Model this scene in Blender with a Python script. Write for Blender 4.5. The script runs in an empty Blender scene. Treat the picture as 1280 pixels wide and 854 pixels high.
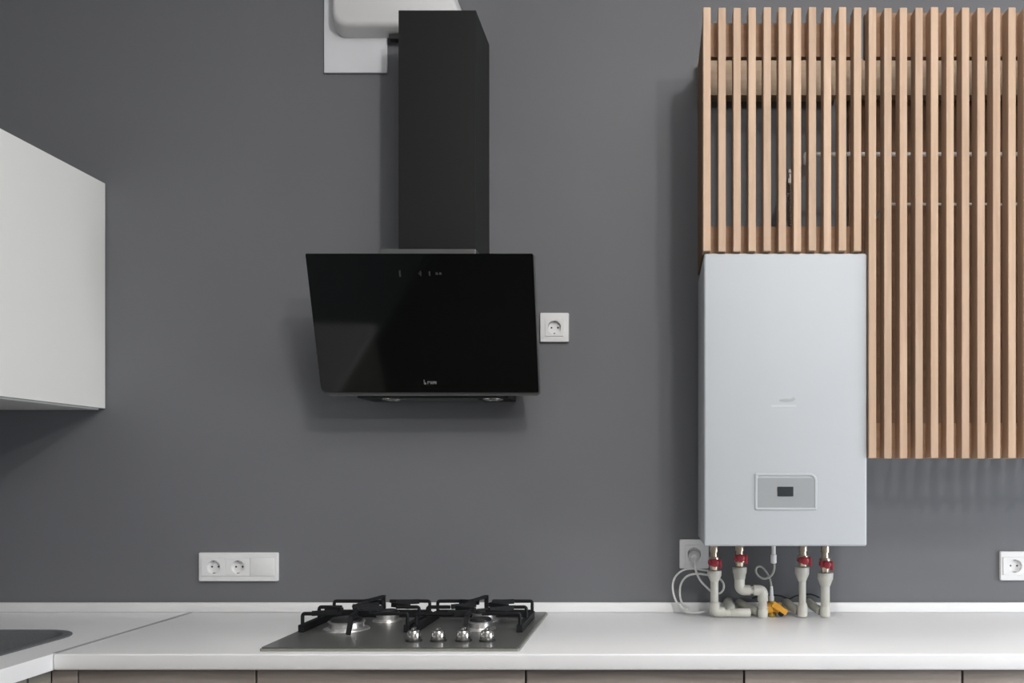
import bpy, bmesh, math, random
from mathutils import Vector, Matrix
random.seed(7)
S = bpy.context.scene
COL = S.collection
PI = math.pi

# ------------------------------------------------------------------ camera
DW = 2.57            # distance from camera to the grey wall (the wall is the plane y = 0)
HC = 1.3066          # height of the lens
F = 1094.0           # focal length in pixels of a 1280 wide frame
VX, VY = 820.0, 592.0
cam_data = bpy.data.cameras.new('camera')
cam_data.sensor_width = 36.0
cam_data.lens = F / 1280.0 * 36.0
cam_data.shift_x = -(VX - 640.0) / 1280.0
cam_data.shift_y = (VY - 427.0) / 1280.0
cam_data.clip_start = 0.05
cam = bpy.data.objects.new('camera', cam_data)
cam.location = (0, -DW, HC)
cam.rotation_euler = (PI / 2, 0, 0)
COL.objects.link(cam)
S.camera = cam

# ------------------------------------------------------------------ light
world = bpy.data.worlds.new('world')
S.world = world
world.use_nodes = True
wb = world.node_tree.nodes['Background']
wb.inputs['Color'].default_value = (0.75, 0.85, 1.0, 1)
wb.inputs['Strength'].default_value = 0.3

def lamp(name, kind, loc, power, size, col=(1, 1, 1), rot=None, size_y=None):
    d = bpy.data.lights.new(name, kind)
    d.energy = power
    d.color = col
    if kind == 'AREA':
        d.shape = 'RECTANGLE'
        d.size = size
        d.size_y = size_y or size
    else:
        d.shadow_soft_size = size
    o = bpy.data.objects.new(name, d)
    o.location = loc
    if rot:
        o.rotation_euler = rot
    COL.objects.link(o)
    return o

# bare bulb under the ceiling, a little right of the lens: it throws the hood's shadow
lamp('ceiling_bulb', 'POINT', (0.62, -2.45, 3.0), 62, 0.06, (1.0, 0.97, 0.94))
# second bulb further back in the room
lamp('ceiling_bulb', 'POINT', (1.35, -3.8, 2.85), 98, 0.07, (1.0, 0.97, 0.94))
# unseen area lights: soft light from the right, added fill behind the camera
lamp('soft_fill', 'AREA', (2.95, -1.45, 1.1), 66, 1.5, (0.88, 0.94, 1.0), (0, PI / 2, 0), 1.4)
lamp('soft_fill', 'AREA', (0.2, -5.3, 1.6), 4, 2.2, (0.9, 0.95, 1.0), (PI / 2, 0, 0), 1.5)

# added overhead area light that brightens the worktops
lamp('overhead_fill', 'AREA', (0.6, -2.2, 3.28), 34, 1.8, (1.0, 0.98, 0.96), (0, 0, 0), 1.8)

vs = S.view_settings
vs.view_transform = 'Standard'
vs.look = 'None'
vs.gamma = 1
vs.exposure = 0.0
vs.use_curve_mapping = False
S.cycles.use_denoising = True

# ------------------------------------------------------------------ helpers
def W(px, py, d):
    """point that the 1280x854 photograph shows at (px, py), d metres in front of the grey wall"""
    s = (DW - d) / F
    return Vector(((px - VX) * s, -d, HC - (py - VY) * s))
def WX(px, d): return (px - VX) * (DW - d) / F
def WZ(py, d): return HC - (py - VY) * (DW - d) / F

def srgb(r, g, b):
    def f(c):
        c /= 255.0
        return c / 12.92 if c <= 0.04045 else ((c + 0.055) / 1.055) ** 2.4
    return (f(r), f(g), f(b), 1)

def mat(name, col, rough=0.5, metal=0.0, spec=0.5, noise=0.0, nscale=20.0, bump=0.0, bscale=200.0, coat=0.0):
    m = bpy.data.materials.new(name)
    m.use_nodes = True
    nt = m.node_tree
    b = nt.nodes['Principled BSDF']
    b.inputs['Base Color'].default_value = col
    b.inputs['Roughness'].default_value = rough
    b.inputs['Metallic'].default_value = metal
    b.inputs['Specular IOR Level'].default_value = spec
    b.inputs['Coat Weight'].default_value = coat
    tc = nt.nodes.new('ShaderNodeTexCoord')
    if noise > 0:
        n = nt.nodes.new('ShaderNodeTexNoise')
        n.inputs['Scale'].default_value = nscale
        n.inputs['Detail'].default_value = 4
        nt.links.new(tc.outputs['Object'], n.inputs['Vector'])
        r = nt.nodes.new('ShaderNodeValToRGB')
        r.color_ramp.elements[0].position = 0.3
        r.color_ramp.elements[1].position = 0.7
        r.color_ramp.elements[0].color = tuple(c * (1 - noise) for c in col[:3]) + (1,)
        r.color_ramp.elements[1].color = tuple(min(1, c * (1 + noise)) for c in col[:3]) + (1,)
        nt.links.new(n.outputs['Fac'], r.inputs['Fac'])
        nt.links.new(r.outputs['Color'], b.inputs['Base Color'])
    if bump > 0:
        n2 = nt.nodes.new('ShaderNodeTexNoise')
        n2.inputs['Scale'].default_value = bscale
        n2.inputs['Detail'].default_value = 3
        nt.links.new(tc.outputs['Object'], n2.inputs['Vector'])
        bp = nt.nodes.new('ShaderNodeBump')
        bp.inputs['Strength'].default_value = bump
        bp.inputs['Distance'].default_value = 0.001
        nt.links.new(n2.outputs['Fac'], bp.inputs['Height'])
        nt.links.new(bp.outputs['Normal'], b.inputs['Normal'])
    return m

def wood(name, dark, light, stretch, scale=6.0, rough=0.55, vary=0.12):
    m = bpy.data.materials.new(name)
    m.use_nodes = True
    nt = m.node_tree
    b = nt.nodes['Principled BSDF']
    b.inputs['Roughness'].default_value = rough
    b.inputs['Specular IOR Level'].default_value = 0.3
    tc = nt.nodes.new('ShaderNodeTexCoord')
    oi = nt.nodes.new('ShaderNodeObjectInfo')
    mp = nt.nodes.new('ShaderNodeMapping')
    mp.inputs['Scale'].default_value = stretch
    ad = nt.nodes.new('ShaderNodeVectorMath')
    ad.operation = 'MULTIPLY_ADD'
    nt.links.new(oi.outputs['Random'], ad.inputs[0])
    ad.inputs[1].default_value = (9, 5, 7)
    nt.links.new(tc.outputs['Object'], ad.inputs[2])
    nt.links.new(ad.outputs[0], mp.inputs['Vector'])
    n = nt.nodes.new('ShaderNodeTexNoise')
    n.inputs['Scale'].default_value = scale
    n.inputs['Detail'].default_value = 6
    n.inputs['Distortion'].default_value = 0.6
    nt.links.new(mp.outputs[0], n.inputs['Vector'])
    r = nt.nodes.new('ShaderNodeValToRGB')
    r.color_ramp.elements[0].position = 0.3
    r.color_ramp.elements[0].color = dark
    r.color_ramp.elements[1].position = 0.7
    r.color_ramp.elements[1].color = light
    nt.links.new(n.outputs['Fac'], r.inputs['Fac'])
    hs = nt.nodes.new('ShaderNodeHueSaturation')
    ma = nt.nodes.new('ShaderNodeMapRange')
    ma.inputs['To Min'].default_value = 1 - vary
    ma.inputs['To Max'].default_value = 1 + vary
    nt.links.new(oi.outputs['Random'], ma.inputs['Value'])
    nt.links.new(ma.outputs[0], hs.inputs['Value'])
    nt.links.new(r.outputs['Color'], hs.inputs['Color'])
    nt.links.new(hs.outputs['Color'], b.inputs['Base Color'])
    bp = nt.nodes.new('ShaderNodeBump')
    bp.inputs['Strength'].default_value = 0.15
    bp.inputs['Distance'].default_value = 0.001
    nt.links.new(n.outputs['Fac'], bp.inputs['Height'])
    nt.links.new(bp.outputs['Normal'], b.inputs['Normal'])
    return m

M = {}
M['wall'] = mat('grey_wall_paint', (0.149, 0.153, 0.163, 1), 0.62, spec=0.3, noise=0.03, nscale=1.5, bump=0.12, bscale=260)
M['ceiling'] = mat('white_ceiling_paint', (0.75, 0.75, 0.75, 1), 0.8)
M['room'] = mat('pale_wall_paint', (0.3, 0.3, 0.3, 1), 0.8, noise=0.03, nscale=2)
M['floor'] = wood('dark_floor_boards', (0.035, 0.03, 0.026, 1), (0.075, 0.062, 0.05, 1), (1, 12, 1), 3, 0.5)
M['counter'] = mat('white_worktop', (0.82, 0.82, 0.825, 1), 0.32, noise=0.015, nscale=3, bump=0.05, bscale=90)
M['seam'] = mat('seam_strip', (0.34, 0.34, 0.35, 1), 0.45)
M['lacquer'] = mat('white_cabinet_front', (0.74, 0.74, 0.715, 1), 0.4, noise=0.02, nscale=1.2)
M['board'] = mat('white_carcass_board', (0.62, 0.62, 0.6, 1), 0.5)
M['enamel'] = mat('white_enamelled_steel', (0.45, 0.472, 0.495, 1), 0.5, spec=0.3, noise=0.01, nscale=2)
M['plastic'] = mat('white_plastic', (0.76, 0.76, 0.76, 1), 0.35)
M['pale_line'] = mat('pale_badge_line', (0.51, 0.525, 0.54, 1), 0.45)
M['plastic_dull'] = mat('dull_white_plastic', (0.66, 0.66, 0.66, 1), 0.45, noise=0.03, nscale=4)
M['plate'] = mat('white_painted_plate', (0.66, 0.67, 0.7, 1), 0.5, noise=0.03, nscale=5)
M['hole'] = mat('dark_recess', (0.012, 0.012, 0.012, 1), 0.7)
M['steel'] = mat('brushed_steel', (0.62, 0.62, 0.6, 1), 0.25, 1.0, noise=0.05, nscale=60)
M['chrome'] = mat('bright_nickel', (0.75, 0.73, 0.7, 1), 0.18, 1.0)
M['aluminium'] = mat('burner_aluminium', (0.78, 0.77, 0.75, 1), 0.32, 0.9)
M['iron'] = mat('cast_iron', (0.007, 0.0075, 0.009, 1), 0.6, spec=0.3, noise=0.1, nscale=80, bump=0.2, bscale=500)
M['burner_cap'] = mat('black_enamel_cap', (0.02, 0.02, 0.022, 1), 0.4)
M['hob_glass'] = mat('dark_grey_hob_glass', (0.088, 0.091, 0.085, 1), 0.34, coat=0.1, noise=0.02, nscale=5)
M['hob_edge'] = mat('satin_steel_edge', (0.26, 0.26, 0.235, 1), 0.4, 0.2)
M['hood_glass'] = mat('black_glass', (0.0025, 0.003, 0.003, 1), 0.06, spec=0.4)
M['hood_metal'] = mat('black_painted_steel', (0.0075, 0.0082, 0.0078, 1), 0.45, spec=0.3, noise=0.05, nscale=6)
M['hood_edge'] = mat('dark_steel_rim', (0.10, 0.105, 0.102, 1), 0.45, 0.3)
M['print'] = mat('pale_grey_print', (0.15, 0.15, 0.15, 1), 0.5)
M['icon'] = mat('dim_grey_print', (0.03, 0.03, 0.03, 1), 0.5)
M['panel_grey'] = mat('grey_control_panel', (0.30, 0.315, 0.325, 1), 0.4)
M['logo_grey'] = mat('grey_logo_print', (0.36, 0.37, 0.38, 1), 0.45)
M['screen'] = mat('dark_display', (0.02, 0.024, 0.027, 1), 0.3)
M['digit'] = mat('dim_display_digit', (0.06, 0.07, 0.075, 1), 0.4)
M['slat'] = wood('pale_larch', (0.415, 0.283, 0.193, 1), (0.51, 0.362, 0.258, 1), (10, 10, 0.7), 5, 0.55, 0.10)
M['rail_wood'] = wood('shaded_larch_rail', (0.27, 0.155, 0.088, 1), (0.33, 0.20, 0.12, 1), (0.7, 10, 10), 5, 0.6, 0.05)  # same larch, its darker colour carries the shade behind the slats
M['box_wood'] = wood('shaded_brown_plywood', (0.15, 0.080, 0.042, 1), (0.20, 0.112, 0.06, 1), (1, 8, 8), 4, 0.65, 0.05)  # boards behind the slats, the dim interior put into their colour
M['back_rail'] = wood('grey_tan_batten', (0.33, 0.235, 0.155, 1), (0.40, 0.30, 0.21, 1), (0.7, 10, 10), 5, 0.6, 0.05)
M['ash'] = wood('taupe_wood_front', (0.25, 0.212, 0.19, 1), (0.40, 0.35, 0.315, 1), (0.8, 6, 14), 3.5, 0.55, 0.12)
M['ash_shaded'] = wood('shaded_taupe_front', (0.22, 0.21, 0.18, 1), (0.32, 0.30, 0.26, 1), (6, 0.8, 14), 3.5, 0.55, 0.08)  # taupe fronts of the left run, their different light put into the colour
M['plinth'] = mat('dark_plinth', (0.05, 0.05, 0.05, 1), 0.5)
M['sink'] = mat('dark_grey_sink_composite', (0.115, 0.122, 0.13, 1), 0.45, noise=0.12, nscale=300)
M['ppr'] = mat('grey_white_pipe_plastic', (0.60, 0.59, 0.53, 1), 0.4, noise=0.03, nscale=30)
M['ppr_dark'] = mat('pale_green_grey_fitting', (0.46, 0.46, 0.40, 1), 0.45)
M['red'] = mat('red_valve_handle', (0.34, 0.025, 0.04, 1), 0.4)
M['yellow'] = mat('yellow_gas_valve', (0.75, 0.36, 0.03, 1), 0.4)
M['olive'] = mat('olive_brass', (0.32, 0.24, 0.06, 1), 0.4, 0.6)
M['brass'] = mat('nickel_brass', (0.62, 0.54, 0.42, 1), 0.28, 1.0)
M['cable'] = mat('white_cable', (0.75, 0.75, 0.73, 1), 0.4)
M['hose'] = mat('grey_hose', (0.36, 0.36, 0.34, 1), 0.4)
M['black'] = mat('black_rubber', (0.015, 0.015, 0.015, 1), 0.6)

def obj(name, bm, m, parent=None, smooth=False):
    bmesh.ops.recalc_face_normals(bm, faces=bm.faces)
    me = bpy.data.meshes.new(name)
    bm.to_mesh(me)
    bm.free()
    me.materials.append(m)
    if smooth:
        me.polygons.foreach_set('use_smooth', [True] * len(me.polygons))
        try:
            me.set_sharp_from_angle(angle=math.radians(38))
        except Exception:
            pass
    o = bpy.data.objects.new(name, me)
    COL.objects.link(o)
    if parent is not None:
        o.parent = parent
        off = Vector((0, 0, 0))
        p = parent
        while p is not None:          # parents carry translation only
            off += p.location
            p = p.parent
        me.transform(Matrix.Translation(-off))
    return o

def tag(o, label, cat, group=None):
    o['label'] = label
    o['category'] = cat
    if group:
        o['group'] = group
    return o

def thing(name, label, cat, loc, group=None):
    o = bpy.data.objects.new(name, None)
    o.location = loc
    o.empty_display_size = 0.05
    COL.objects.link(o)
    return tag(o, label, cat, group)

def struct(o):
    o['kind'] = 'structure'
    return o

def box(bm, x0, x1, y0, y1, z0, z1, bev=0.0, seg=2):
    b2 = bmesh.new()
    bmesh.ops.create_cube(b2, size=1.0)
    for v in b2.verts:
        v.co = Vector(((x0 + x1) / 2 + v.co.x * (x1 - x0), (y0 + y1) / 2 + v.co.y * (y1 - y0), (z0 + z1) / 2 + v.co.z * (z1 - z0)))
    if bev > 0:
        bmesh.ops.bevel(b2, geom=list(b2.edges), offset=bev, segments=seg, profile=0.5, affect='EDGES')
    merge(bm, b2)
    return bm

def merge(bm, b2, mtx=None):
    if mtx is not None:
        bmesh.ops.transform(b2, matrix=mtx, verts=b2.verts)
    me = bpy.data.meshes.new('tmp')
    b2.to_mesh(me)
    b2.free()
    bm.from_mesh(me)
    bpy.data.meshes.remove(me)

def bx(x0, x1, y0, y1, z0, z1, bev=0.0, seg=2):
    return box(bmesh.new(), x0, x1, y0, y1, z0, z1, bev, seg)

def lathe(bm, base, axis, prof, n=20):
    """prof: list of (distance along axis, radius)"""
    axis = Vector(axis).normalized()
    u = axis.orthogonal().normalized()
    v = axis.cross(u)
    base = Vector(base)
    rings = []
    for (t, r) in prof:
        if r < 1e-6:
            rings.append([bm.verts.new(base + axis * t)])
        else:
            rings.append([bm.verts.new(base + axis * t + (u * math.cos(2 * PI * k / n) + v * math.sin(2 * PI * k / n)) * r) for k in range(n)])
    for a, b in zip(rings, rings[1:]):
        if len(a) == 1 and len(b) == 1:
            continue
        for k in range(n):
            if len(a) == 1:
                bm.faces.new((a[0], b[k], b[(k + 1) % n]))
            elif len(b) == 1:
                bm.faces.new((a[k], a[(k + 1) % n], b[0]))
            else:
                bm.faces.new((a[k], a[(k + 1) % n], b[(k + 1) % n], b[k]))
    if len(rings[0]) > 1:
        bm.faces.new(list(reversed(rings[0])))
    if len(rings[-1]) > 1:
        bm.faces.new(rings[-1])
    return bm

def smooth_path(pts, sub=6):
    pts = [Vector(p) for p in pts]
    out = []
    n = len(pts)
    for i in range(n - 1):
        p0 = pts[max(i - 1, 0)]
        p1, p2 = pts[i], pts[i + 1]
        p3 = pts[min(i + 2, n - 1)]
        for k in range(sub):
            t = k / sub
            out.append(0.5 * ((2 * p1) + (-p0 + p2) * t + (2 * p0 - 5 * p1 + 4 * p2 - p3) * t * t + (-p0 + 3 * p1 - 3 * p2 + p3) * t ** 3))
    out.append(pts[-1])
    return out

def round_path(pts, r, seg=6):
    """polyline with filleted corners"""
    pts = [Vector(p) for p in pts]
    out = [pts[0]]
    for i in range(1, len(pts) - 1):
        a = (pts[i - 1] - pts[i])
        b = (pts[i + 1] - pts[i])
        rr = min(r, a.length * 0.49, b.length * 0.49)
        pa = pts[i] + a.normalized() * rr
        pb = pts[i] + b.normalized() * rr
        for k in range(seg + 1):
            t = k / seg
            out.append(pa * (1 - t) ** 2 + pts[i] * 2 * t * (1 - t) + pb * t * t)
    out.append(pts[-1])
    return out

def tube(bm, path, r, n=10):
    path = [Vector(p) for p in path]
    rad = r if isinstance(r, (list, tuple)) else [r] * len(path)
    t0 = (path[1] - path[0]).normalized()
    u = t0.orthogonal().normalized()
    rings = []
    for i, p in enumerate(path):
        if i == 0:
            t = t0
        elif i == len(path) - 1:
            t = (path[-1] - path[-2]).normalized()
        else:
            t = (path[i + 1] - path[i - 1]).normalized()
        u = (u - t * u.dot(t)).normalized()
        v = t.cross(u)
        rings.append([bm.verts.new(p + (u * math.cos(2 * PI * k / n) + v * math.sin(2 * PI * k / n)) * rad[i]) for k in range(n)])
    for a, b in zip(rings, rings[1:]):
        for k in range(n):
            bm.faces.new((a[k], a[(k + 1) % n], b[(k + 1) % n], b[k]))
    bm.faces.new(list(reversed(rings[0])))
    bm.faces.new(rings[-1])
    return bm

def bar(bm, a, b, w, h):
    """rectangular bar from a to b, w wide across, h high"""
    a, b = Vector(a), Vector(b)
    t = (b - a).normalized()
    up = Vector((0, 0, 1)) if abs(t.z) < 0.9 else Vector((0, 1, 0))
    s = t.cross(up).normalized() * w / 2
    up = s.cross(t).normalized() * h / 2
    q = []
    for p in (a, b):
        q.append([bm.verts.new(p + s + up), bm.verts.new(p - s + up), bm.verts.new(p - s - up), bm.verts.new(p + s - up)])
    for k in range(4):
        bm.faces.new((q[0][k], q[0][(k + 1) % 4], q[1][(k + 1) % 4], q[1][k]))
    bm.faces.new(q[0])
    bm.faces.new(list(reversed(q[1])))
    return bm

def rrect(x0, x1, y0, y1, r, seg=6, radii=None):
    """rounded rectangle outline, counter-clockwise; radii = (x1y1, x0y1, x0y0, x1y0)"""
    rs = radii or (r, r, r, r)
    out = []
    for (cx, cy, sx, sy, a0), rr in zip(((x1, y1, -1, -1, 0), (x0, y1, 1, -1, PI / 2), (x0, y0, 1, 1, PI), (x1, y0, -1, 1, 1.5 * PI)), rs):
        if rr < 1e-6:
            out += [(cx, cy)] * 1
            continue
        for k in range(seg + 1):
            a = a0 + PI / 2 * k / seg
            out.append((cx + sx * rr + rr * math.cos(a), cy + sy * rr + rr * math.sin(a)))
    return out

def prism(bm, outline, to3, t0, t1):
    """extrude a 2D outline; to3(u, v, t) gives the point"""
    a = [bm.verts.new(to3(u, v, t0)) for u, v in outline]
    b = [bm.verts.new(to3(u, v, t1)) for u, v in outline]
    n = len(a)
    for k in range(n):
        bm.faces.new((a[k], a[(k + 1) % n], b[(k + 1) % n], b[k]))
    bm.faces.new(list(reversed(a)))
    bm.faces.new(b)
    return bm

def XZ(x, z, t): return Vector((x, -t, z))       # outline drawn on the wall, t metres proud of it

# ------------------------------------------------------------------ room shell
XL, XR, YB, ZC = -1.96, 3.2, -5.6, 3.3
struct(obj('floor', bx(XL - .1, XR + .1, YB - .1, .1, -0.1, 0), M['floor']))
struct(obj('ceiling', bx(XL - .1, XR + .1, YB - .1, .1, ZC, ZC + .1), M['ceiling']))
struct(obj('wall_back', bx(XL - .1, XR + .1, 0, .1, 0, ZC), M['wall']))
struct(obj('wall_left', bx(XL - .1, XL, YB, 0, 0, ZC), M['wall']))
struct(obj('wall_right', bx(XR, XR + .1, YB, 0, 0, ZC), M['room']))
struct(obj('wall_front', bx(XL - .1, XR + .1, YB - .1, YB, 0, ZC), M['room']))

# ------------------------------------------------------------------ base cabinets
CT = 0.9            # worktop level
TH = 0.037
CF = 0.6            # worktop front edge, metres from the wall
SX = -1.358         # seam between the two worktops, also the inner edge of the left one
FY = -0.575         # faces of the base cabinet doors
def base_cabinet(x0, x1, label):
    t = thing('base_cabinet', label, 'cabinet', ((x0 + x1) / 2, -.3, 0), 'base cabinets under the long worktop')
    bm = bx(x0 + .001, x1 - .001, -.553, -.003, .1, CT - TH - .0005)
    obj('carcass', bm, M['ash'], t)
    obj('plinth', bx(x0 + .001, x1 - .001, -.5, -.485, 0, .0995), M['plinth'], t)
    obj('door', bx(x0 + .0025, x1 - .0025, FY, -.554, .105, CT - TH - .006, .001, 1), M['ash'], t)
dv = [97, 320, 657, 930, 1203, 1480]
xs = [WX(p, -FY) for p in dv]
base_cabinet(xs[0], xs[1], 'taupe wood base cabinet left of the hob, next to the corner filler')
base_cabinet(xs[1], xs[2], 'taupe wood base cabinet directly below the hob')
base_cabinet(xs[2], xs[3], 'taupe wood base cabinet just right of the hob, left of the boiler pipes')
base_cabinet(xs[3], xs[4], 'taupe wood base cabinet below the right half of the boiler and beyond')
base_cabinet(xs[4], xs[5], 'taupe wood base cabinet at the right edge of the photo, below the right socket')
fl = obj('corner_filler', bx(-1.377, xs[0] - .001, FY, -.554, .105, CT - TH - .006, .001, 1), M['ash'])
tag(fl, 'narrow reddish taupe wood filler strip in the inner corner of the base cabinets', 'filler panel')

def left_cabinet(y0, y1, label):
    t = thing('base_cabinet', label, 'cabinet', (-1.67, (y0 + y1) / 2, 0), 'base cabinets under the sink worktop')
    obj('carcass', bx(-1.955, -1.4, y0 + .001, y1 - .001, .1, CT - TH - .2), M['ash_shaded'], t)
    obj('plinth', bx(-1.46, -1.445, y0 + .001, y1 - .001, 0, .0995), M['plinth'], t)
    obj('door', bx(-1.399, -1.378, y0 + .0025, y1 - .0025, .105, CT - TH - .006, .001, 1), M['ash_shaded'], t)
left_cabinet(-.649, -.573, 'narrow taupe base cabinet front, shaded greenish grey, beside the inner corner, left run')
left_cabinet(-1.30, -.650, 'shaded taupe base cabinet under the sink, left run at the photo edge')
left_cabinet(-1.95, -1.301, 'shaded taupe base cabinet of the left run, nearest the camera')

# ------------------------------------------------------------------ worktops
t = thing('worktop', 'long white worktop along the grey wall carrying the hob', 'worktop', (.3, -.3, CT - TH))
obj('slab', bx(SX + .0008, 1.55, -CF, -.002, CT - TH, CT, .004, 3), M['counter'], t, True)
obj('upstand', bx(-1.957, 1.55, -.014, -.001, CT + .0002, CT + .029, .003, 2), M['counter'], t, True)

t = thing('worktop', 'white worktop of the left run with the dark sink set in it', 'worktop', (-1.65, -1, CT - TH))
SK = (-1.85, -1.470, -1.12, -.325)
def slab_with_hole(x0, x1, y0, y1, hole, z0, z1):
    bm = bmesh.new()
    outer = [(x1, y1), (x0, y1), (x0, y0), (x1, y0)]
    n = len(hole)
    q = n // 4
    rings = []
    for z in (z0, z1):
        o = [bm.verts.new((x, y, z)) for x, y in outer]
        h = [bm.verts.new((x, y, z)) for x, y in hole]
        for c in range(4):
            for k in range(q - 1):
                bm.faces.new((o[c], h[c * q + k], h[c * q + k + 1]))
            bm.faces.new((o[c], h[c * q + q - 1], h[((c + 1) * q) % n], o[(c + 1) % 4]))
        rings.append((o, h))
    for i in range(2):
        a, b = rings[0][i], rings[1][i]
        for k in range(len(a)):
            bm.faces.new((a[k], a[(k + 1) % len(a)], b[(k + 1) % len(a)], b[k]))
    return bm
hole = rrect(SK[0], SK[1], SK[2], SK[3], .09, 8)
obj('slab', slab_with_hole(-1.957, SX - .0008, -1.95, -.002, hole, CT - TH, CT), M['counter'], t)
obj('seam_strip', bx(SX - .006, SX + .006, -.592, -.016, CT + .0001, CT + .0009), M['seam'], t)

# sink
t = thing('sink', 'dark grey composite sink with rounded corners set in the left worktop', 'sink', (-1.64, -.71, CT - .2))
bm = bmesh.new()
loops = []
for dz, ins, r in ((.0035, -.012, .10), (.005, -.006, .095), (.004, .006, .085), (-.004, .012, .08), (-.15, .016, .076), (-.175, .03, .06), (-.18, .06, .04)):
    loops.append([bm.verts.new((x, y, CT + dz)) for x, y in rrect(SK[0] + ins, SK[1] - ins, SK[2] + ins, SK[3] - ins, r, 8)])
first = [bm.verts.new((x, y, CT + .0004)) for x, y in rrect(SK[0] - .012, SK[1] + .012, SK[2] - .012, SK[3] + .012, .10, 8)]
loops.insert(0, first)
for a, b in zip(loops, loops[1:]):
    for k in range(len(a)):
        bm.faces.new((a[k], a[(k + 1) % len(a)], b[(k + 1) % len(a)], b[k]))
bm.faces.new(loops[-1])
o = obj('basin', bm, M['sink'], t, True)
obj('drain', lathe(bmesh.new(), (-1.64, -.71, CT - .1795), (0, 0, 1), [(0, .045), (.003, .043), (.003, .03), (.001, .028)], 24), M['steel'], t, True)

# ------------------------------------------------------------------ wall cabinet on the left
t = thing('wall_cabinet', 'white wall cabinet hanging on the left above the sink run', 'cabinet', (-1.78, -.6, 1.499))
ZT, ZB = WZ(230, 0), WZ(511, 0)
obj('carcass', bx(-1.957, -1.634, -1.45, -.003, ZB - .004, ZT, .001, 1), M['board'], t)
obj('door', bx(-1.6335, -1.6145, -1.45, -.004, ZB, ZT, .001, 1), M['lacquer'], t)

# ------------------------------------------------------------------ range hood
GX0, GX1 = -.923, -.3237
dT, zT, dB, zB = .268, 1.885, .157, 1.530
t = thing('range_hood', 'black inclined glass range hood with tall chimney above the hob', 'range hood', (-.6235, 0, zB))
sl = Vector((0, -(dT - dB), zT - zB)).normalized()          # up the glass
nm = Vector((0, -sl.z, sl.y)).normalized()                  # out of the glass, towards the room
L = math.hypot(dT - dB, zT - zB)
OB = Vector((0, -dB, zB))
def G(u, v, w): return Vector((u, 0, 0)) + OB + sl * v + nm * w      # u = world x, v up the glass, w out of it
bm = prism(bmesh.new(), rrect(GX0, GX1, 0, L, .004, 3, (.004, .004, .02, .004)), lambda u, v, w: G(u, v, w), -.006, 0)
bmesh.ops.bevel(bm, geom=[e for e in bm.edges if all(abs((v.co - OB).dot(nm)) < 1e-5 for v in e.verts)], offset=.0012, segments=2, affect='EDGES')
obj('glass_panel', bm, M['hood_glass'], t)
bm = prism(bmesh.new(), rrect(GX0 - .002, GX1 + .002, -.011, L - .004, .004, 5, (.004, .004, .026, .01)), lambda u, v, w: G(u, v, w), -.022, -.0065)
obj('rim', bm, M['hood_edge'], t)
bm = bmesh.new()
bx0, bx1 = WX(467, 0.0), WX(645, 0.0)
pr = [(.002, 1.517), (.138, 1.517), (.146, 1.53), (.244, 1.868), (.236, 1.88), (.002, 1.88)]
prism(bm, pr, lambda d, z, x: Vector((x, -d, z)), bx0, bx1)
obj('body', bm, M['hood_metal'], t)
CX0, CX1, CD = -.699, -.489, .194
obj('collar', bx(-.752, CX1 + .0005, -.1955, -.002, 1.8805, 1.9165, .003, 2), M['hood_edge'], t)
cz = WZ(13, CD)
bm = bx(CX0, CX1, -CD, -.002, 1.9166, cz)
# open top: remove the lid and give the sheet its thickness
bm.faces.ensure_lookup_table()
top = [f for f in bm.faces if f.normal.z > .9]
r = bmesh.ops.inset_individual(bm, faces=top, thickness=.002)
bm.faces.ensure_lookup_table()
top = [f for f in bm.faces if f.normal.z > .9 and f.calc_area() > .02]
ex = bmesh.ops.extrude_discrete_faces(bm, faces=top)
for f in ex['faces']:
    for v in f.verts:
        v.co.z -= .12
obj('chimney', bm, M['hood_metal'], t)
for px in (491, 616):
    x = WX(px, .1)
    obj('lamp', lathe(bmesh.new(), (x, -.1, 1.5168), (0, 0, -1), [(0, .03), (.003, .029), (.004, .024), (.002, .022), (.0025, 0)], 24), M['steel'], t, True)
obj('filter', bx(bx0 + .09, bx1 - .09, -.13, -.02, 1.5145, 1.5168), M['hood_edge'], t)
# touch control marks along the top of the glass
def gmark(bm, px, py, w, h):
    v = L * (491 - py) / (491 - 317)
    s = (DW - (dB + (dT - dB) * v / L)) / F
    u = (px - VX) * s
    prism(bm, [(u - w * s / 2, v - h * s / 2), (u + w * s / 2, v - h * s / 2), (u + w * s / 2, v + h * s / 2), (u - w * s / 2, v + h * s / 2)], lambda a, b, c: G(a, b, c), .0001, .0006)
for k, (px, parts) in enumerate(((500, ((0, 0, 2, 8),)), (525, ((0, 0, 4, 1.6), (.6, 0, 1.6, 6))), (537, ((0, 0, 1.8, 5.5),)), (548, ((-2, 0, 3, 3), (2.5, 0, 3, 3))))):
    bm = bmesh.new()
    for (dx, dy, w, h) in parts:
        gmark(bm, px + dx, 341 + dy, w, h)
    obj('touch_button', bm, M['icon'], t)
# tiny illegible maker's mark low in the middle of the glass
bm = bmesh.new()
for (dx, dy, w, h) in ((-7.6, -.6, 1.2, 5.6), (-6.2, 1.2, 1.6, 2.6), (-3.2, .2, 1.1, 3.6), (-1.6, -.9, 2.2, 1.2), (.2, .2, 1.0, 3.6), (1.9, .2, 1.4, 3.6), (3.8, .2, 1.2, 3.6), (5.2, -.4, 1.6, 2.4), (7.0, .2, 1.6, 3.6)):
    gmark(bm, 538 + dx, 478 + dy, w, h)
obj('emblem', bm, M['print'], t)

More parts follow.
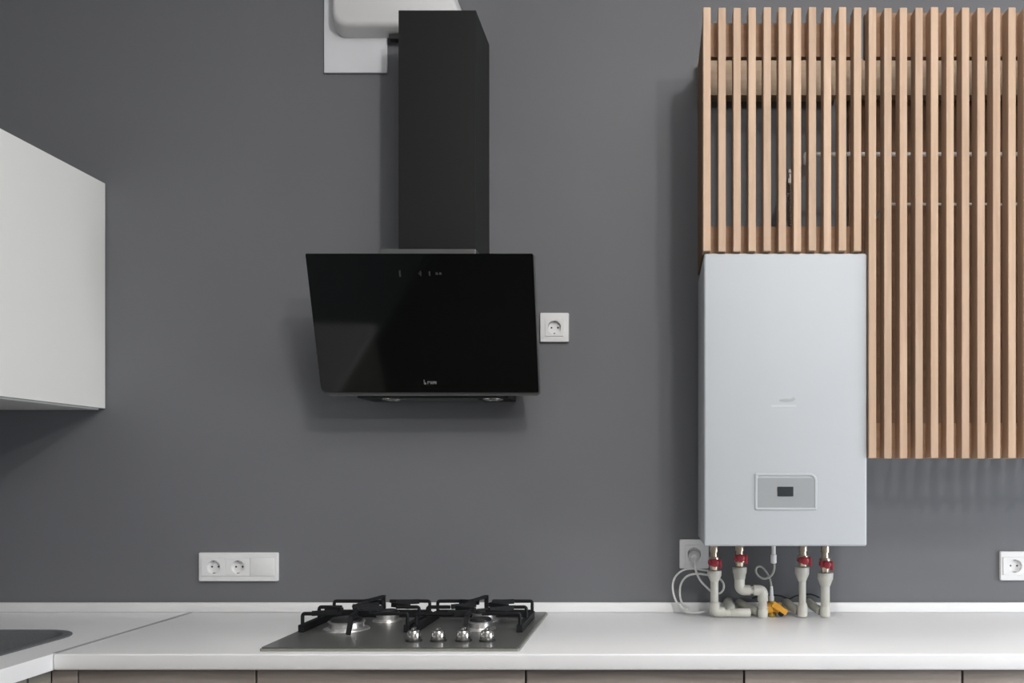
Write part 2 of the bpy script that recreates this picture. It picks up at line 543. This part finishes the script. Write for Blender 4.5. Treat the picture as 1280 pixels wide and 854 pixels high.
# ------------------------------------------------------------------ white flat duct and its wall plate
tp = obj('vent_plate', bx(WX(405, .008), WX(484, .008), -.009, -.0008, WZ(91, .008), 2.80, .0015, 2), M['plate'])
tag(tp, 'white rectangular plate fixed flat to the wall, upper left of the hood chimney', 'wall plate')
t = thing('ventilation_duct', 'white flat plastic air duct with rounded edges above the hood chimney', 'duct', (-.74, -.04, 2.585))
zl = WZ(47, .012)
outl = rrect(-.94, -.538, zl, 2.86, .03, 6, (.10, .03, .04, .012))
outl = [(x - (max(0, z - zl) * .38 if x > -.6 else 0), z) for x, z in outl]
cxm, czm = -.74, 2.72
bm = bmesh.new()
lay = []
for d, ins in ((.0095, 0), (.030, .003), (.052, .009), (.060, .014), (.064, .022)):
    lay.append([bm.verts.new(Vector((x + (ins if x < cxm else -ins), -d, z + (ins if z < czm else -ins)))) for x, z in outl])
for a, b in zip(lay, lay[1:]):
    for k in range(len(a)):
        bm.faces.new((a[k], a[(k + 1) % len(a)], b[(k + 1) % len(a)], b[k]))
bm.faces.new(lay[0])
bm.faces.new(lay[-1])
obj('duct_body', bm, M['plastic_dull'], t, True)
obj('dark_strip', bx(WX(484, .03) + .006, -.52, -.034, -.012, zl - .014, zl - .0005), M['black'], t)  # plain black strip added below the duct, behind the chimney

# ------------------------------------------------------------------ sockets
def socket(px0, py0, px1, py1, name, label, modules, cat='socket'):
    d = .010
    x0, x1 = WX(px0, d), WX(px1, d)
    z0, z1 = WZ(py1, d), WZ(py0, d)
    cz_ = (z0 + z1) / 2
    t = thing(name, label, cat, ((x0 + x1) / 2, 0, cz_))
    # frame: pillow shaped plate
    fm = bmesh.new()
    lay = []
    ow, ih = .0115, .0264
    xm0, xm1 = WX(modules[0][0], d), WX(modules[-1][0], d)
    hw = (xm1 - xm0) / (len(modules) - 1) / 2 - .0002 if len(modules) > 1 else .0262
    inner = rrect(xm0 - hw - .0002, xm1 + hw + .0002, cz_ - ih, cz_ + ih, .002, 2)
    for dd, ins in ((.0006, 0), (.0075, 0), (.0095, .0015)):
        lay.append([fm.verts.new(Vector((x, -dd, z))) for x, z in rrect(x0 + ins, x1 - ins, z0 + ins, z1 - ins, .003, 2)])
    lay.append([fm.verts.new(Vector((x, -.0105, z))) for x, z in inner])
    lay.append([fm.verts.new(Vector((x, -.0085, z))) for x, z in inner])
    for a, b in zip(lay, lay[1:]):
        for k in range(len(a)):
            fm.faces.new((a[k], a[(k + 1) % len(a)], b[(k + 1) % len(a)], b[k]))
    fm.faces.new(lay[0])
    fm.faces.new(lay[-1])
    obj('frame', fm, M['plastic'], t, True)
    for (cx, kind) in modules:
        cx = WX(cx, d)
        w = .0262
        im = bmesh.new()
        if kind == 'blank':
            box(im, cx - hw, cx + hw, -.0122, -.0086, cz_ - w, cz_ + w, .0015, 2)
            obj('blank_cover', im, M['plastic'], t, True)
            continue
        n = 32
        sq, ci, cj, ck = [], [], [], []
        R = .0195
        for k in range(n):
            a = 2 * PI * k / n
            c, s_ = math.cos(a), math.sin(a)
            m_ = max(abs(c), abs(s_))
            sq.append((cx + hw * c / m_, cz_ + w * s_ / m_))
            ci.append((cx + R * c, cz_ + R * s_))
        rings = [[im.verts.new(Vector((x, -.0087, z))) for x, z in sq],
                 [im.verts.new(Vector((x, -.0112, z))) for x, z in sq],
                 [im.verts.new(Vector((cx + (x - cx) * .985, -.0122, cz_ + (z - cz_) * .985))) for x, z in sq],
                 [im.verts.new(Vector((x, -.0122, z))) for x, z in ci],
                 [im.verts.new(Vector((cx + (x - cx) * .94, -.0015, cz_ + (z - cz_) * .94))) for x, z in ci]]
        for a, b in zip(rings, rings[1:]):
            for k in range(n):
                im.faces.new((a[k], a[(k + 1) % n], b[(k + 1) % n], b[k]))
        im.faces.new(rings[-1])
        face = obj('socket_face', im, M['plastic'], t)
        # the back of the frame hides nothing: the well floor sits in front of the wall
        for sx in (-1, 1):
            obj('pin_hole', lathe(bmesh.new(), (cx + sx * .0095, -.0017, cz_), (0, -1, 0), [(0, .0028), (.0004, .0026)], 12), M['hole'], face)
        for sz in (-1, 1):
            obj('earth_clip', bx(cx - .0025, cx + .0025, -.0115, -.0018, cz_ + sz * .0178 - .001, cz_ + sz * .0178 + .001), M['steel'], face)
    return t
# the frame's face must not cover the well: cut by building the frame as an open ring (inner face removed below)
socket(675, 391, 711, 427.5, 'wall_socket', 'single white wall socket just right of the range hood', [(693, 's')])
socket(248, 691, 347, 727, 'wall_socket', 'triple white socket plate with blank third module, left of the hob', [(267.3, 's'), (297.5, 's'), (327.7, 'blank')])
socket(849.5, 674.5, 886, 711, 'wall_socket', 'single white wall socket tucked behind the lower left of the boiler', [(867.7, 's')])
socket(1250.5, 689.5, 1318, 726, 'wall_socket', 'white double wall socket at the right edge of the photo', [(1268.7, 's'), (1299, 's')])
for o in list(bpy.data.objects):           # open the frames behind the socket faces
    if o.name.split('.')[0] == 'frame' and o.parent and o.parent.name.startswith('wall_socket'):
        b = bmesh.new()
        b.from_mesh(o.data)
        big = [f for f in b.faces if len(f.verts) > 6]
        bmesh.ops.delete(b, geom=big, context='FACES_ONLY')
        b.to_mesh(o.data)
        b.free()

# ------------------------------------------------------------------ hob
t = thing('gas_hob', 'dark grey gas hob with black pan grates on the white worktop', 'gas hob', (-.61, -.315, CT))
HX0, HX1, HY0, HY1 = -.903, -.3145, -.57, -.055
HZ = CT + .0090
obj('glass_plate', prism(bmesh.new(), rrect(HX0, HX1, HY0, HY1, .006, 3), lambda x, y, z: Vector((x, y, z)), CT + .0062, HZ), M['hob_glass'], t)
obj('steel_edge', prism(bmesh.new(), rrect(HX0 - .003, HX1 + .003, HY0 - .003, HY1 + .003, .006, 3), lambda x, y, z: Vector((x, y, z)), CT + .0003, CT + .006), M['hob_edge'], t)
def burner(x, y, r):
    b = obj('burner', lathe(bmesh.new(), (x, y, HZ + .0002), (0, 0, 1), [(0, r * 1.25), (.003, r * 1.22), (.006, r * .95), (.017, r * .92), (.019, r * 1.0), (.021, r * 1.0), (.022, r * .85)], 28), M['aluminium'], t, True)
    obj('burner_cap', lathe(bmesh.new(), (x, y, HZ + .0223), (0, 0, 1), [(0, r * .86), (.004, r * .86), (.007, r * .78), (.008, 0)], 28), M['burner_cap'], b, True)
burner(-.790, -.335, .046)
burner(-.725, -.205, .032)
burner(-.448, -.335, .032)
burner(-.465, -.205, .034)
def knob(x, y):
    k = obj('knob', lathe(bmesh.new(), (x, y, HZ + .0045), (0, 0, 1), [(0, .0165), (.003, .0175), (.016, .0155), (.020, .0135), (.0215, .010), (.0215, 0)], 24), M['chrome'], t, True)
    obj('knob_ring', lathe(bmesh.new(), (x, y, HZ + .0002), (0, 0, 1), [(0, .0195), (.003, .019), (.0042, .017)], 24), M['black'], k, True)
    bm = bx(x - .0035, x + .0035, y - .0135, y + .0135, HZ + .0262, HZ + .0325, .0018, 2)
    obj('knob_grip', bm, M['chrome'], k, True)
for px in (517.5, 548, 579.5, 609):
    knob(WX(px, .493), -.493)
def grate(x0, x1, y0, y1, cxs):
    zt = CT + .055
    bw, bh = .009, .008
    g = bmesh.new()
    e = .012
    # low frame legs and upper ring, in bent bars
    def arm(pts):
        tube(g, round_path(pts, .006, 3), .0048, 6)
    z0 = HZ + .003
    xm = (x0 + x1) / 2
    # rear bar, broken in the middle
    arm([(x0, y1, z0), (x0, y1, zt), (xm - .022, y1, zt)])
    arm([(x1, y1, z0), (x1, y1, zt), (xm + .022, y1, zt)])
    # side stirrups
    ym = (y0 + y1) / 2
    arm([(x0, ym, z0), (x0, ym, zt), (x0 + .06, ym, zt)])
    arm([(x1, ym, z0), (x1, ym, zt), (x1 - .06, ym, zt)])
    # front bar, broken in the middle
    arm([(x0, y0, z0), (x0, y0, zt), (xm - .035, y0, zt)])
    arm([(x1, y0, z0), (x1, y0, zt), (xm + .035, y0, zt)])
    # low base rails
    bar(g, (x0, y0 - .01, HZ + .010), (x0, y1, HZ + .010), .014, .018)
    bar(g, (x1, y0 - .01, HZ + .010), (x1, y1, HZ + .010), .014, .018)
    bar(g, (x0, y1, HZ + .012), (x1, y1, HZ + .012), .012, .020)
    ob = obj('pan_grate', g, M['iron'], t, True)
    # fingers over each burner
    for (cx, cy, r) in cxs:
        for k in range(4):
            f = bmesh.new()
            a = PI / 2 * k + (PI / 4 if k % 2 else PI / 4)
            dx, dy = math.cos(a), math.sin(a)
            p0 = Vector((cx + dx * .026, cy + dy * .026, zt))
            p1 = Vector((cx + dx * .105, cy + dy * .08, zt))
            p1.x = min(max(p1.x, x0 + .004), x1 - .004)
            p1.y = min(max(p1.y, y0 + .004), y1 - .004)
            bar(f, p0, p1, .009, .012)
            obj('finger', f, M['iron'], ob)
    # upright finger on the rear bar
    f = bmesh.new()
    bar(f, (xm + .004, y1 + .001, HZ + .004), (xm + .004, y1 + .001, zt + .016), .010, .010)
    bar(f, (xm + .004, y1, zt + .013), (xm - .024, y1 - .05, zt + .008), .008, .008)
    bar(f, (xm - .024, y1 - .05, zt + .006), (xm - .05, y1 - .085, zt - .006), .008, .012)
    obj('finger', f, M['iron'], ob)
    # front foot
    f = bmesh.new()
    bar(f, (xm + .005, y0 - .04, zt - .002), (xm + .002, y0 - .055, HZ + .003), .010, .010)
    bar(f, (xm + .005, y0 - .044, zt - .001), (xm - .002, y0 + .05, zt), .009, .010)
    obj('finger', f, M['iron'], ob)
grate(-.886, -.623, -.376, -.160, ((-.790, -.335, .046), (-.725, -.205, .032)))
grate(-.601, -.341, -.376, -.160, ((-.448, -.335, .032), (-.465, -.205, .034)))

# ------------------------------------------------------------------ boiler
BD = .330
BX0, BX1 = WX(880, BD), WX(1083.8, BD)
BZ0, BZ1 = WZ(683, BD), WZ(316.5, BD)
t = thing('gas_boiler', 'white wall-hung gas boiler below the short slatted screen', 'boiler', ((BX0 + BX1) / 2, 0, BZ0))
obj('casing', bx(BX0, BX1, -BD, -.012, BZ0, BZ1, .006, 4), M['enamel'], t, True)
obj('mounting_plate', bx(BX0 + .06, BX1 - .06, -.0118, -.001, BZ0 + .1, BZ1 - .06), M['steel'], t)
def BP(px, py): return WX(px, BD), WZ(py, BD)
xa, zb_ = BP(943.5, 638)
xb, za_ = BP(1021.5, 591.5)
bm = bmesh.new()
lay = []
for dd, ins, r in ((.0003, 0, .004), (.003, .0015, .004), (.003, .006, .003), (.0008, .0075, .002)):
    lay.append([bm.verts.new(Vector((x, -BD - dd, z))) for x, z in rrect(xa + ins, xb - ins, zb_ + ins, za_ - ins, r, 5, (.02 - ins, r, r, r))])
for a, b in zip(lay, lay[1:]):
    for k in range(len(a)):
        bm.faces.new((a[k], a[(k + 1) % len(a)], b[(k + 1) % len(a)], b[k]))
bm.faces.new(lay[0])
bm.faces.new(lay[-1])
cp = obj('control_panel', bm, M['enamel'], t)
xa, zb2 = BP(946.5, 636)
xb, za2 = BP(1018, 597.5)
obj('panel_face', prism(bmesh.new(), rrect(xa, xb, zb2, za2, .003, 3), XZ, BD + .0005, BD + .0022), M['panel_grey'], cp)
xa, zb2 = BP(971.5, 620.5)
xb, za2 = BP(991.5, 608.5)
obj('display', prism(bmesh.new(), rrect(xa, xb, zb2, za2, .0015, 2), XZ, BD + .0022, BD + .0036), M['screen'], cp)
# tiny illegible badge: a grey wing over a pale line
bm = bmesh.new()
q = [BP(*p) for p in ((974, 499.5), (981, 498.6), (988, 498.8), (992, 496.5), (994.5, 499.5), (991, 501.5), (984, 502.4), (975, 501.5))]
prism(bm, q, XZ, BD + .0002, BD + .0012)
obj('badge', bm, M['logo_grey'], t)
xa, zb2 = BP(964, 509.5)
xb, za2 = BP(995, 506.5)
obj('badge_line', bx(xa, xb, -BD - .001, -BD - .0002, zb2, za2, .0003, 1), M['pale_line'], t)
# connection stubs below
for px in (892.5, 925, 967, 1004, 1031.5):
    obj('connection', lathe(bmesh.new(), (WX(px, .1), -.1, BZ0 - .014), (0, 0, 1), [(0, .009), (.0138, .009)], 12), M['brass'], t)

# ------------------------------------------------------------------ slatted wooden screens
SD = .338                 # slat faces
SB = .297                 # slat backs
ZS = WZ(9, SD)
def screen(px0, pitch, n, pyb, label, py_rail, rail_m, py_top):
    x0 = WX(px0, SD)
    zb = WZ(pyb, SD)
    w = .0192
    t = thing('slatted_screen', label, 'wooden screen', (x0, -SD, zb))
    me = None
    for k in range(n):
        x = x0 + k * pitch * (DW - SD) / F
        if me is None:
            s_ = obj('slat', bx(x, x + w, -SD, -SB, zb, ZS, .0012, 1), M['slat'], t)
            first = s_
            me = s_
        else:
            s_ = first.copy()
            COL.objects.link(s_)
            s_.parent = t
            s_.location = (x - x0, random.uniform(-.0006, .0006), random.uniform(-.0012, .0012))
    x1 = x0 + (n - 1) * pitch * (DW - SD) / F + w
    zr = WZ(py_rail, SB)
    obj('rail', bx(x0 + .0005, x1 - .0005, -SB + .0005, -SB + .0205, zb + .001, zr), rail_m, t)
    obj('top_rail', bx(x0 + .0005, x1 - .0005, -SB + .0005, -SB + .0205, WZ(71, SB), WZ(py_top, SB)), M['rail_wood'], t)
    obj('back_rail', bx(x0 + .0005, x1 - .0005, -.045, -.001, WZ(119, .045), WZ(74, .045)), M['back_rail'], t)
    return t, x0, x1, zb
t1, a0, a1, zb1 = screen(879, 18.83, 11, 313.8, 'short screen of pale wooden slats above the boiler', 283, M['rail_wood'], 29)
obj('side_board', bx(a0, a0 + .016, -SB + .021, -.046, zb1 + .004, WZ(29, SB)), M['box_wood'], t1)
t2, b0, b1, zb2_ = screen(1085.9, 19.4, 17, 573, 'tall screen of pale wooden slats right of the boiler', 529, M['rail_wood'], 16)
obj('back_panel', bx(b0 + .02, b1 - .02, -.012, -.001, WZ(545, 0), WZ(119, .045) - .002), M['box_wood'], t2)
obj('side_board', bx(b1 - .018, b1 - .002, -SB + .021, -.046, zb2_ + .002, WZ(29, SB)), M['box_wood'], t2)

# pipes behind the screens
dp = .235
t = thing('heating_pipe', 'upper white pipe running level behind the slats, elbow at its left end', 'pipe', W(1005, 195, dp))
xe = b1 - .025
zp = WZ(193, dp)
obj('pipe', tube(bmesh.new(), [(WX(1014, dp), -dp, zp), (xe, -dp, zp)], .0058, 10), M['plastic'], t, True)
obj('elbow', tube(bmesh.new(), round_path([(WX(1015, dp), -dp, zp), (WX(1008, dp), -dp, zp), (WX(1008, dp), -dp, zp - .022), (WX(1008, dp), -.03, zp - .026)], .012, 5), .0095, 10), M['plastic'], t, True)
t = thing('heating_pipe', 'lower thin pale pipe running level behind the tall slatted screen', 'pipe', W(1112, 256, dp))
zp = WZ(255.5, dp)
obj('pipe', tube(bmesh.new(), [(WX(1112, dp), -dp, zp), (xe, -dp, zp)], .0038, 10), M['plastic_dull'], t, True)
obj('elbow', tube(bmesh.new(), round_path([(WX(1113, dp), -dp, zp), (WX(1108, dp), -dp, zp), (WX(1108, dp), -.03, zp)], .01, 5), .0055, 10), M['plastic_dull'], t, True)
# corrugated gas pipe
dg = .25
t = thing('flexible_pipe', 'upright corrugated steel pipe with fittings behind the short slatted screen', 'pipe', W(988.5, 300, dg))
p0, p1 = W(988.5, 318, dg), W(988.5, 232, dg)
p0.z = BZ1 + .03
bm = bmesh.new()
n = 44
lathe(bm, p0, (0, 0, 1), [((p1.z - p0.z) * k / n, .0062 if k % 2 else .0082) for k in range(n + 1)], 12)
obj('hose', bm, M['steel'], t, True)
zz = p1.z
obj('fitting', lathe(bmesh.new(), (p1.x, p1.y, zz + .0005), (0, 0, 1), [(0, .009), (.004, .011), (.016, .011), (.017, .007), (.03, .007), (.031, .0095), (.04, .0095)], 6), M['chrome'], t)
obj('fitting', lathe(bmesh.new(), (p0.x, p0.y, BZ1 + .0005), (0, 0, 1), [(0, .012), (.012, .012), (.013, .009), (.0295, .009)], 6), M['chrome'], t)
obj('bracket', bx(p1.x - .006, p1.x + .006, -dg + .009, -.002, zz + .012, zz + .024), M['steel'], t)

# ------------------------------------------------------------------ plumbing under the boiler
DP = .100
TOP = BZ0 - .0145
def Q(px, py, d=DP): return W(px, py, d)
def valve(px, y_top, y_hand, y_bot, parent, xo=0, wing=1.0):
    c = Q(px, y_hand)
    zt_, zb_ = TOP, WZ(y_bot, DP)
    H = zt_ - zb_
    v = obj('valve', lathe(bmesh.new(), (c.x, c.y, zb_), (0, 0, 1), [(0, .011), (H * .2, .0125), (H * .22, .016), (H * .5, .016), (H * .52, .011), (H * .7, .0095), (H * .72, .0125), (H * .92, .0125), (H, .010)], 12), M['brass'], parent, True)
    hb = bmesh.new()
    box(hb, c.x - .017 * wing + xo, c.x + .017 * wing + xo, c.y - .026, c.y - .017, c.z - .008, c.z + .010, .004, 2)
    lathe(hb, (c.x, c.y - .0165, c.z), (0, -1, 0), [(0, .011), (.013, .011), (.015, .008)], 12)
    box(hb, c.x + .012 * wing + xo, c.x + .020 * wing + xo, c.y - .027, c.y - .018, c.z - .016, c.z + .010, .002, 1)
    obj('handle', hb, M['red'], v, True)
    b2 = bmesh.new()
    lathe(b2, (c.x, c.y, zb_ + H * .23), (0, 0, 1), [(0, .0165), (.001, .0175), (H * .14, .0175), (H * .15, .0165)], 6)
    obj('valve_nut', b2, M['red'], v)
    return v
def adaptor(px, y0, y1, r0, r1, parent, m=None):
    c = Q(px, y0)
    h = c.z - WZ(y1, DP)
    obj('adaptor', lathe(bmesh.new(), (c.x, c.y, c.z), (0, 0, -1), [(0, r0 * .96), (.002, r0), (h * .45, r0 * .97), (h * .6, r0 * .86), (h, r1)], 12), m or M['ppr'], parent, True)
FT = CT + .0135     # pipe centre height when lying on the worktop

# A: leftmost, turns right along the worktop
t = thing('water_pipe', 'leftmost grey-white water pipe with red valve, bending right along the worktop', 'pipe', (Q(893, 769).x, -DP, CT))
valve(892.5, 685, 703, 713, t)
adaptor(893, 713.3, 727, .0205, .012, t)
c = Q(893, 727)
obj('pipe', tube(bmesh.new(), [(c.x, c.y, c.z), (c.x, c.y, FT + .012)], .0115, 14), M['ppr'], t, True)
obj('elbow', tube(bmesh.new(), round_path([(c.x, c.y, FT + .03), (c.x, c.y, FT + .002), (c.x + .03, c.y, FT + .002)], .018, 6), .0150, 14), M['ppr'], t, True)
xr = WX(938, DP)
obj('pipe', tube(bmesh.new(), [(c.x + .031, c.y, FT - .001), (xr - .03, c.y, FT - .001)], .0112, 14), M['ppr'], t, True)
obj('coupling', tube(bmesh.new(), [(xr - .055, c.y, FT), (xr - .054, c.y, FT), (xr - .003, c.y, FT), (xr, c.y, FT)], [.012, .0128, .0128, .011], 14), M['ppr'], t, True)
obj('tee', tube(bmesh.new(), [(c.x + .046, c.y, FT + .0015), (c.x + .046, c.y + .01, FT + .009), (c.x + .046, -.0165, FT + .018)], .0145, 14), M['ppr'], t, True)

# B: second, swan-neck
t = thing('water_pipe', 'second pipe from the left, swan-necked to the right under a red valve', 'pipe', (Q(953, 769).x, -DP, CT))
valve(924.7, 685, 697, 708.5, t)
adaptor(924.5, 709, 724, .0205, .016, t, M['ppr_dark'])
a = Q(924.5, 724)
b = Q(924.5, 738)
c = Q(953.5, 736)
obj('pipe', tube(bmesh.new(), round_path([(a.x, a.y, a.z), (b.x, b.y, b.z), (b.x + .03, b.y, b.z)], .02, 7), .0145, 14), M['ppr'], t, True)
obj('pipe', tube(bmesh.new(), [(b.x + .029, b.y, b.z), (c.x - .016, c.y, b.z)], .0112, 14), M['ppr'], t, True)
obj('elbow', tube(bmesh.new(), round_path([(c.x - .026, c.y, b.z), (c.x, c.y, b.z), (c.x, c.y, b.z - .03)], .02, 7), .0150, 14), M['ppr'], t, True)
obj('pipe', tube(bmesh.new(), [(c.x, c.y, b.z - .03), (c.x, c.y, CT + .028)], .0122, 14), M['ppr'], t, True)
obj('coupling', lathe(bmesh.new(), (c.x, c.y, CT + .0003), (0, 0, 1), [(0, .013), (.003, .0145), (.022, .0145), (.024, .013), (.028, .0145), (.032, .0135)], 14), M['ppr'], t, True)
obj('wall_branch', tube(bmesh.new(), round_path([(c.x - .012, c.y + .012, CT + .014), (c.x - .05, -.05, CT + .026), (c.x - .06, -.021, CT + .03)], .02, 5), .0125, 12), M['ppr_dark'], t, True)

# D
t = thing('water_pipe', 'straight grey-white water pipe with red valve, immediately right of the yellow gas valve', 'pipe', (Q(1003.5, 769).x, -DP, CT))
valve(1004, 685, 700, 708.5, t)
adaptor(1002.5, 709, 727, .0205, .011, t)
c = Q(1003, 727)
obj('pipe', tube(bmesh.new(), [(c.x, c.y, c.z), (c.x, c.y, CT + .04)], .0100, 14), M['ppr'], t, True)
obj('elbow', lathe(bmesh.new(), (c.x, c.y, CT + .0003), (0, 0, 1), [(0, .009), (.004, .0145), (.024, .0150), (.034, .0140), (.042, .0115)], 14), M['ppr'], t, True)
obj('wall_branch', tube(bmesh.new(), round_path([(c.x - .010, c.y + .012, CT + .016), (c.x - .032, -.055, CT + .03), (c.x - .034, -.0165, CT + .032)], .02, 5), .0125, 12), M['ppr_dark'], t, True)
# E
t = thing('water_pipe', 'rightmost thick grey-white water pipe with red valve under the boiler', 'pipe', (Q(1031.5, 769).x, -DP, CT))
valve(1031.5, 685, 705, 715.5, t, -.002)
adaptor(1031.5, 716, 733, .0225, .0135, t)
c = Q(1031.5, 733)
obj('pipe', tube(bmesh.new(), [(c.x, c.y, c.z), (c.x, c.y, CT + .03)], .0128, 14), M['ppr'], t, True)
obj('elbow', lathe(bmesh.new(), (c.x, c.y, CT + .0003), (0, 0, 1), [(0, .011), (.004, .0150), (.024, .0150), (.030, .0135)], 14), M['ppr'], t, True)
obj('wall_branch', tube(bmesh.new(), round_path([(c.x - .012, c.y + .012, CT + .016), (c.x - .03, -.055, CT + .028), (c.x - .032, -.0165, CT + .03)], .02, 5), .0125, 12), M['ppr_dark'], t, True)

# C: hose from the boiler, loop, and the yellow gas valve
c = Q(967, 692)
t = thing('drain_hose', 'thin grey looped hose hanging from a white connector under the boiler', 'hose', (c.x, c.y, WZ(735, DP)))
obj('connector', lathe(bmesh.new(), (c.x, c.y, WZ(704.5, DP)), (0, 0, 1), [(0, .006), (.002, .0085), (.024, .0085), (.026, .006), (TOP - WZ(704.5, DP), .006)], 14), M['plastic'], t, True)
pts = [Q(967.5, 703), Q(967.8, 711), Q(964.5, 719, .098), Q(957, 723.5, .096), Q(949.5, 721.5, .093), Q(945, 715.5, .09), Q(946, 709.5, .086), Q(951.5, 708.8, .082), Q(957, 714, .079), Q(961.5, 722, .079), Q(963.5, 729, .082), Q(964.2, 733, .085)]
obj('hose', tube(bmesh.new(), smooth_path(pts, 5), .0032, 8), M['hose'], t, True)
t = thing('gas_valve', 'yellow gas valve with white stem standing on the worktop between the pipes', 'valve', (Q(968, 769).x, -.085, CT))
g = W(964.3, 733, .085)
obj('stem', lathe(bmesh.new(), (g.x, g.y, WZ(751, .085)), (0, 0, 1), [(0, .0075), (.012, .0075), (.013, .006), (.022, .0055), (g.z - WZ(751, .085), .004)], 12), M['plastic_dull'], t, True)
vz = CT + .024
obj('valve_body', lathe(bmesh.new(), (g.x - .008, g.y, vz), (1, 0, 0), [(-.010, .012), (-.008, .0165), (.010, .0165), (.012, .013), (.02, .013), (.022, .0155), (.034, .015), (.036, .010)], 10), M['yellow'], t, True)
obj('valve_body', lathe(bmesh.new(), (g.x, g.y, CT + .0003), (0, 0, 1), [(0, .012), (.008, .013), (.012, .010), (.034, .009), (WZ(751, .085) - CT - .0005, .008)], 10), M['olive'], t, True)
hb = bmesh.new()
bar(hb, (g.x + .002, g.y - .02, vz + .016), (g.x + .040, g.y - .022, vz - .010), .007, .015)
lathe(hb, (g.x + .006, g.y - .012, vz + .011), (0, -1, 0), [(0, .008), (.012, .007)], 10)
obj('handle', hb, M['yellow'], t, True)
obj('cap', lathe(bmesh.new(), (g.x + .0265, g.y, CT + .0105), (0, -1, 0), [(-.008, .0085), (.012, .0085), (.014, .006)], 12), M['black'], t, True)

# dark lead along the wall behind the pipes
pts = [W(940, 748, .02), W(955, 744, .02), W(975, 745, .02), W(986, 749, .03), W(995, 745, .02), W(1012, 743, .016), W(1024, 747, .016)]
cb = obj('wall_cable', tube(bmesh.new(), smooth_path(pts, 5), .0024, 6), M['black'], None, True)
tag(cb, 'thin dark cable along the wall behind the boiler pipes', 'cable')

# power lead of the boiler
t = thing('power_cable', 'white power cable coiled in loops below the socket left of the boiler pipes', 'cable', (Q(867, 696).x, -.02, Q(867, 696).z))
s0 = W(867.5, 696, .02)
obj('plug', lathe(bmesh.new(), (s0.x, -.0022, s0.z), (0, -1, 0), [(0, .0165), (.018, .0165), (.022, .015), (.034, .008), (.036, 0)], 20), M['plastic_dull'], t, True)
pts = [W(867.5, 697, .038), W(868.5, 704, .05), W(870, 714, .05), W(875, 725, .05), W(882, 733, .055), W(890, 740, .06), W(899, 742, .062), W(904, 737, .06), W(904, 729, .055), W(897, 722, .05),
       W(885, 719, .045), W(870, 717.5, .042), W(858, 721, .04), W(851, 731, .04), W(850, 744, .04), W(853, 755, .045)]
p_in = pts
pts2 = [W(853, 755, .045), W(860, 760.5, .06), W(857, 763, .065), W(849, 758, .05), W(842.5, 745, .04), W(841, 731, .036), W(845, 720, .034), W(854, 713, .032), W(866, 711, .03), W(880, 713, .028), W(888, 714, .028)]
obj('cable', tube(bmesh.new(), smooth_path(pts + pts2[1:], 5), .0031, 8), M['cable'], t, True)
pts3 = [W(849, 756, .052), W(856, 764, .062), W(868, 766.5, .064), W(880, 765, .064), W(888, 762, .06)]
for p in pts3[1:]:
    p.z = max(p.z, CT + .0034)
obj('cable', tube(bmesh.new(), smooth_path(pts3, 5), .0031, 8), M['cable'], t, True)
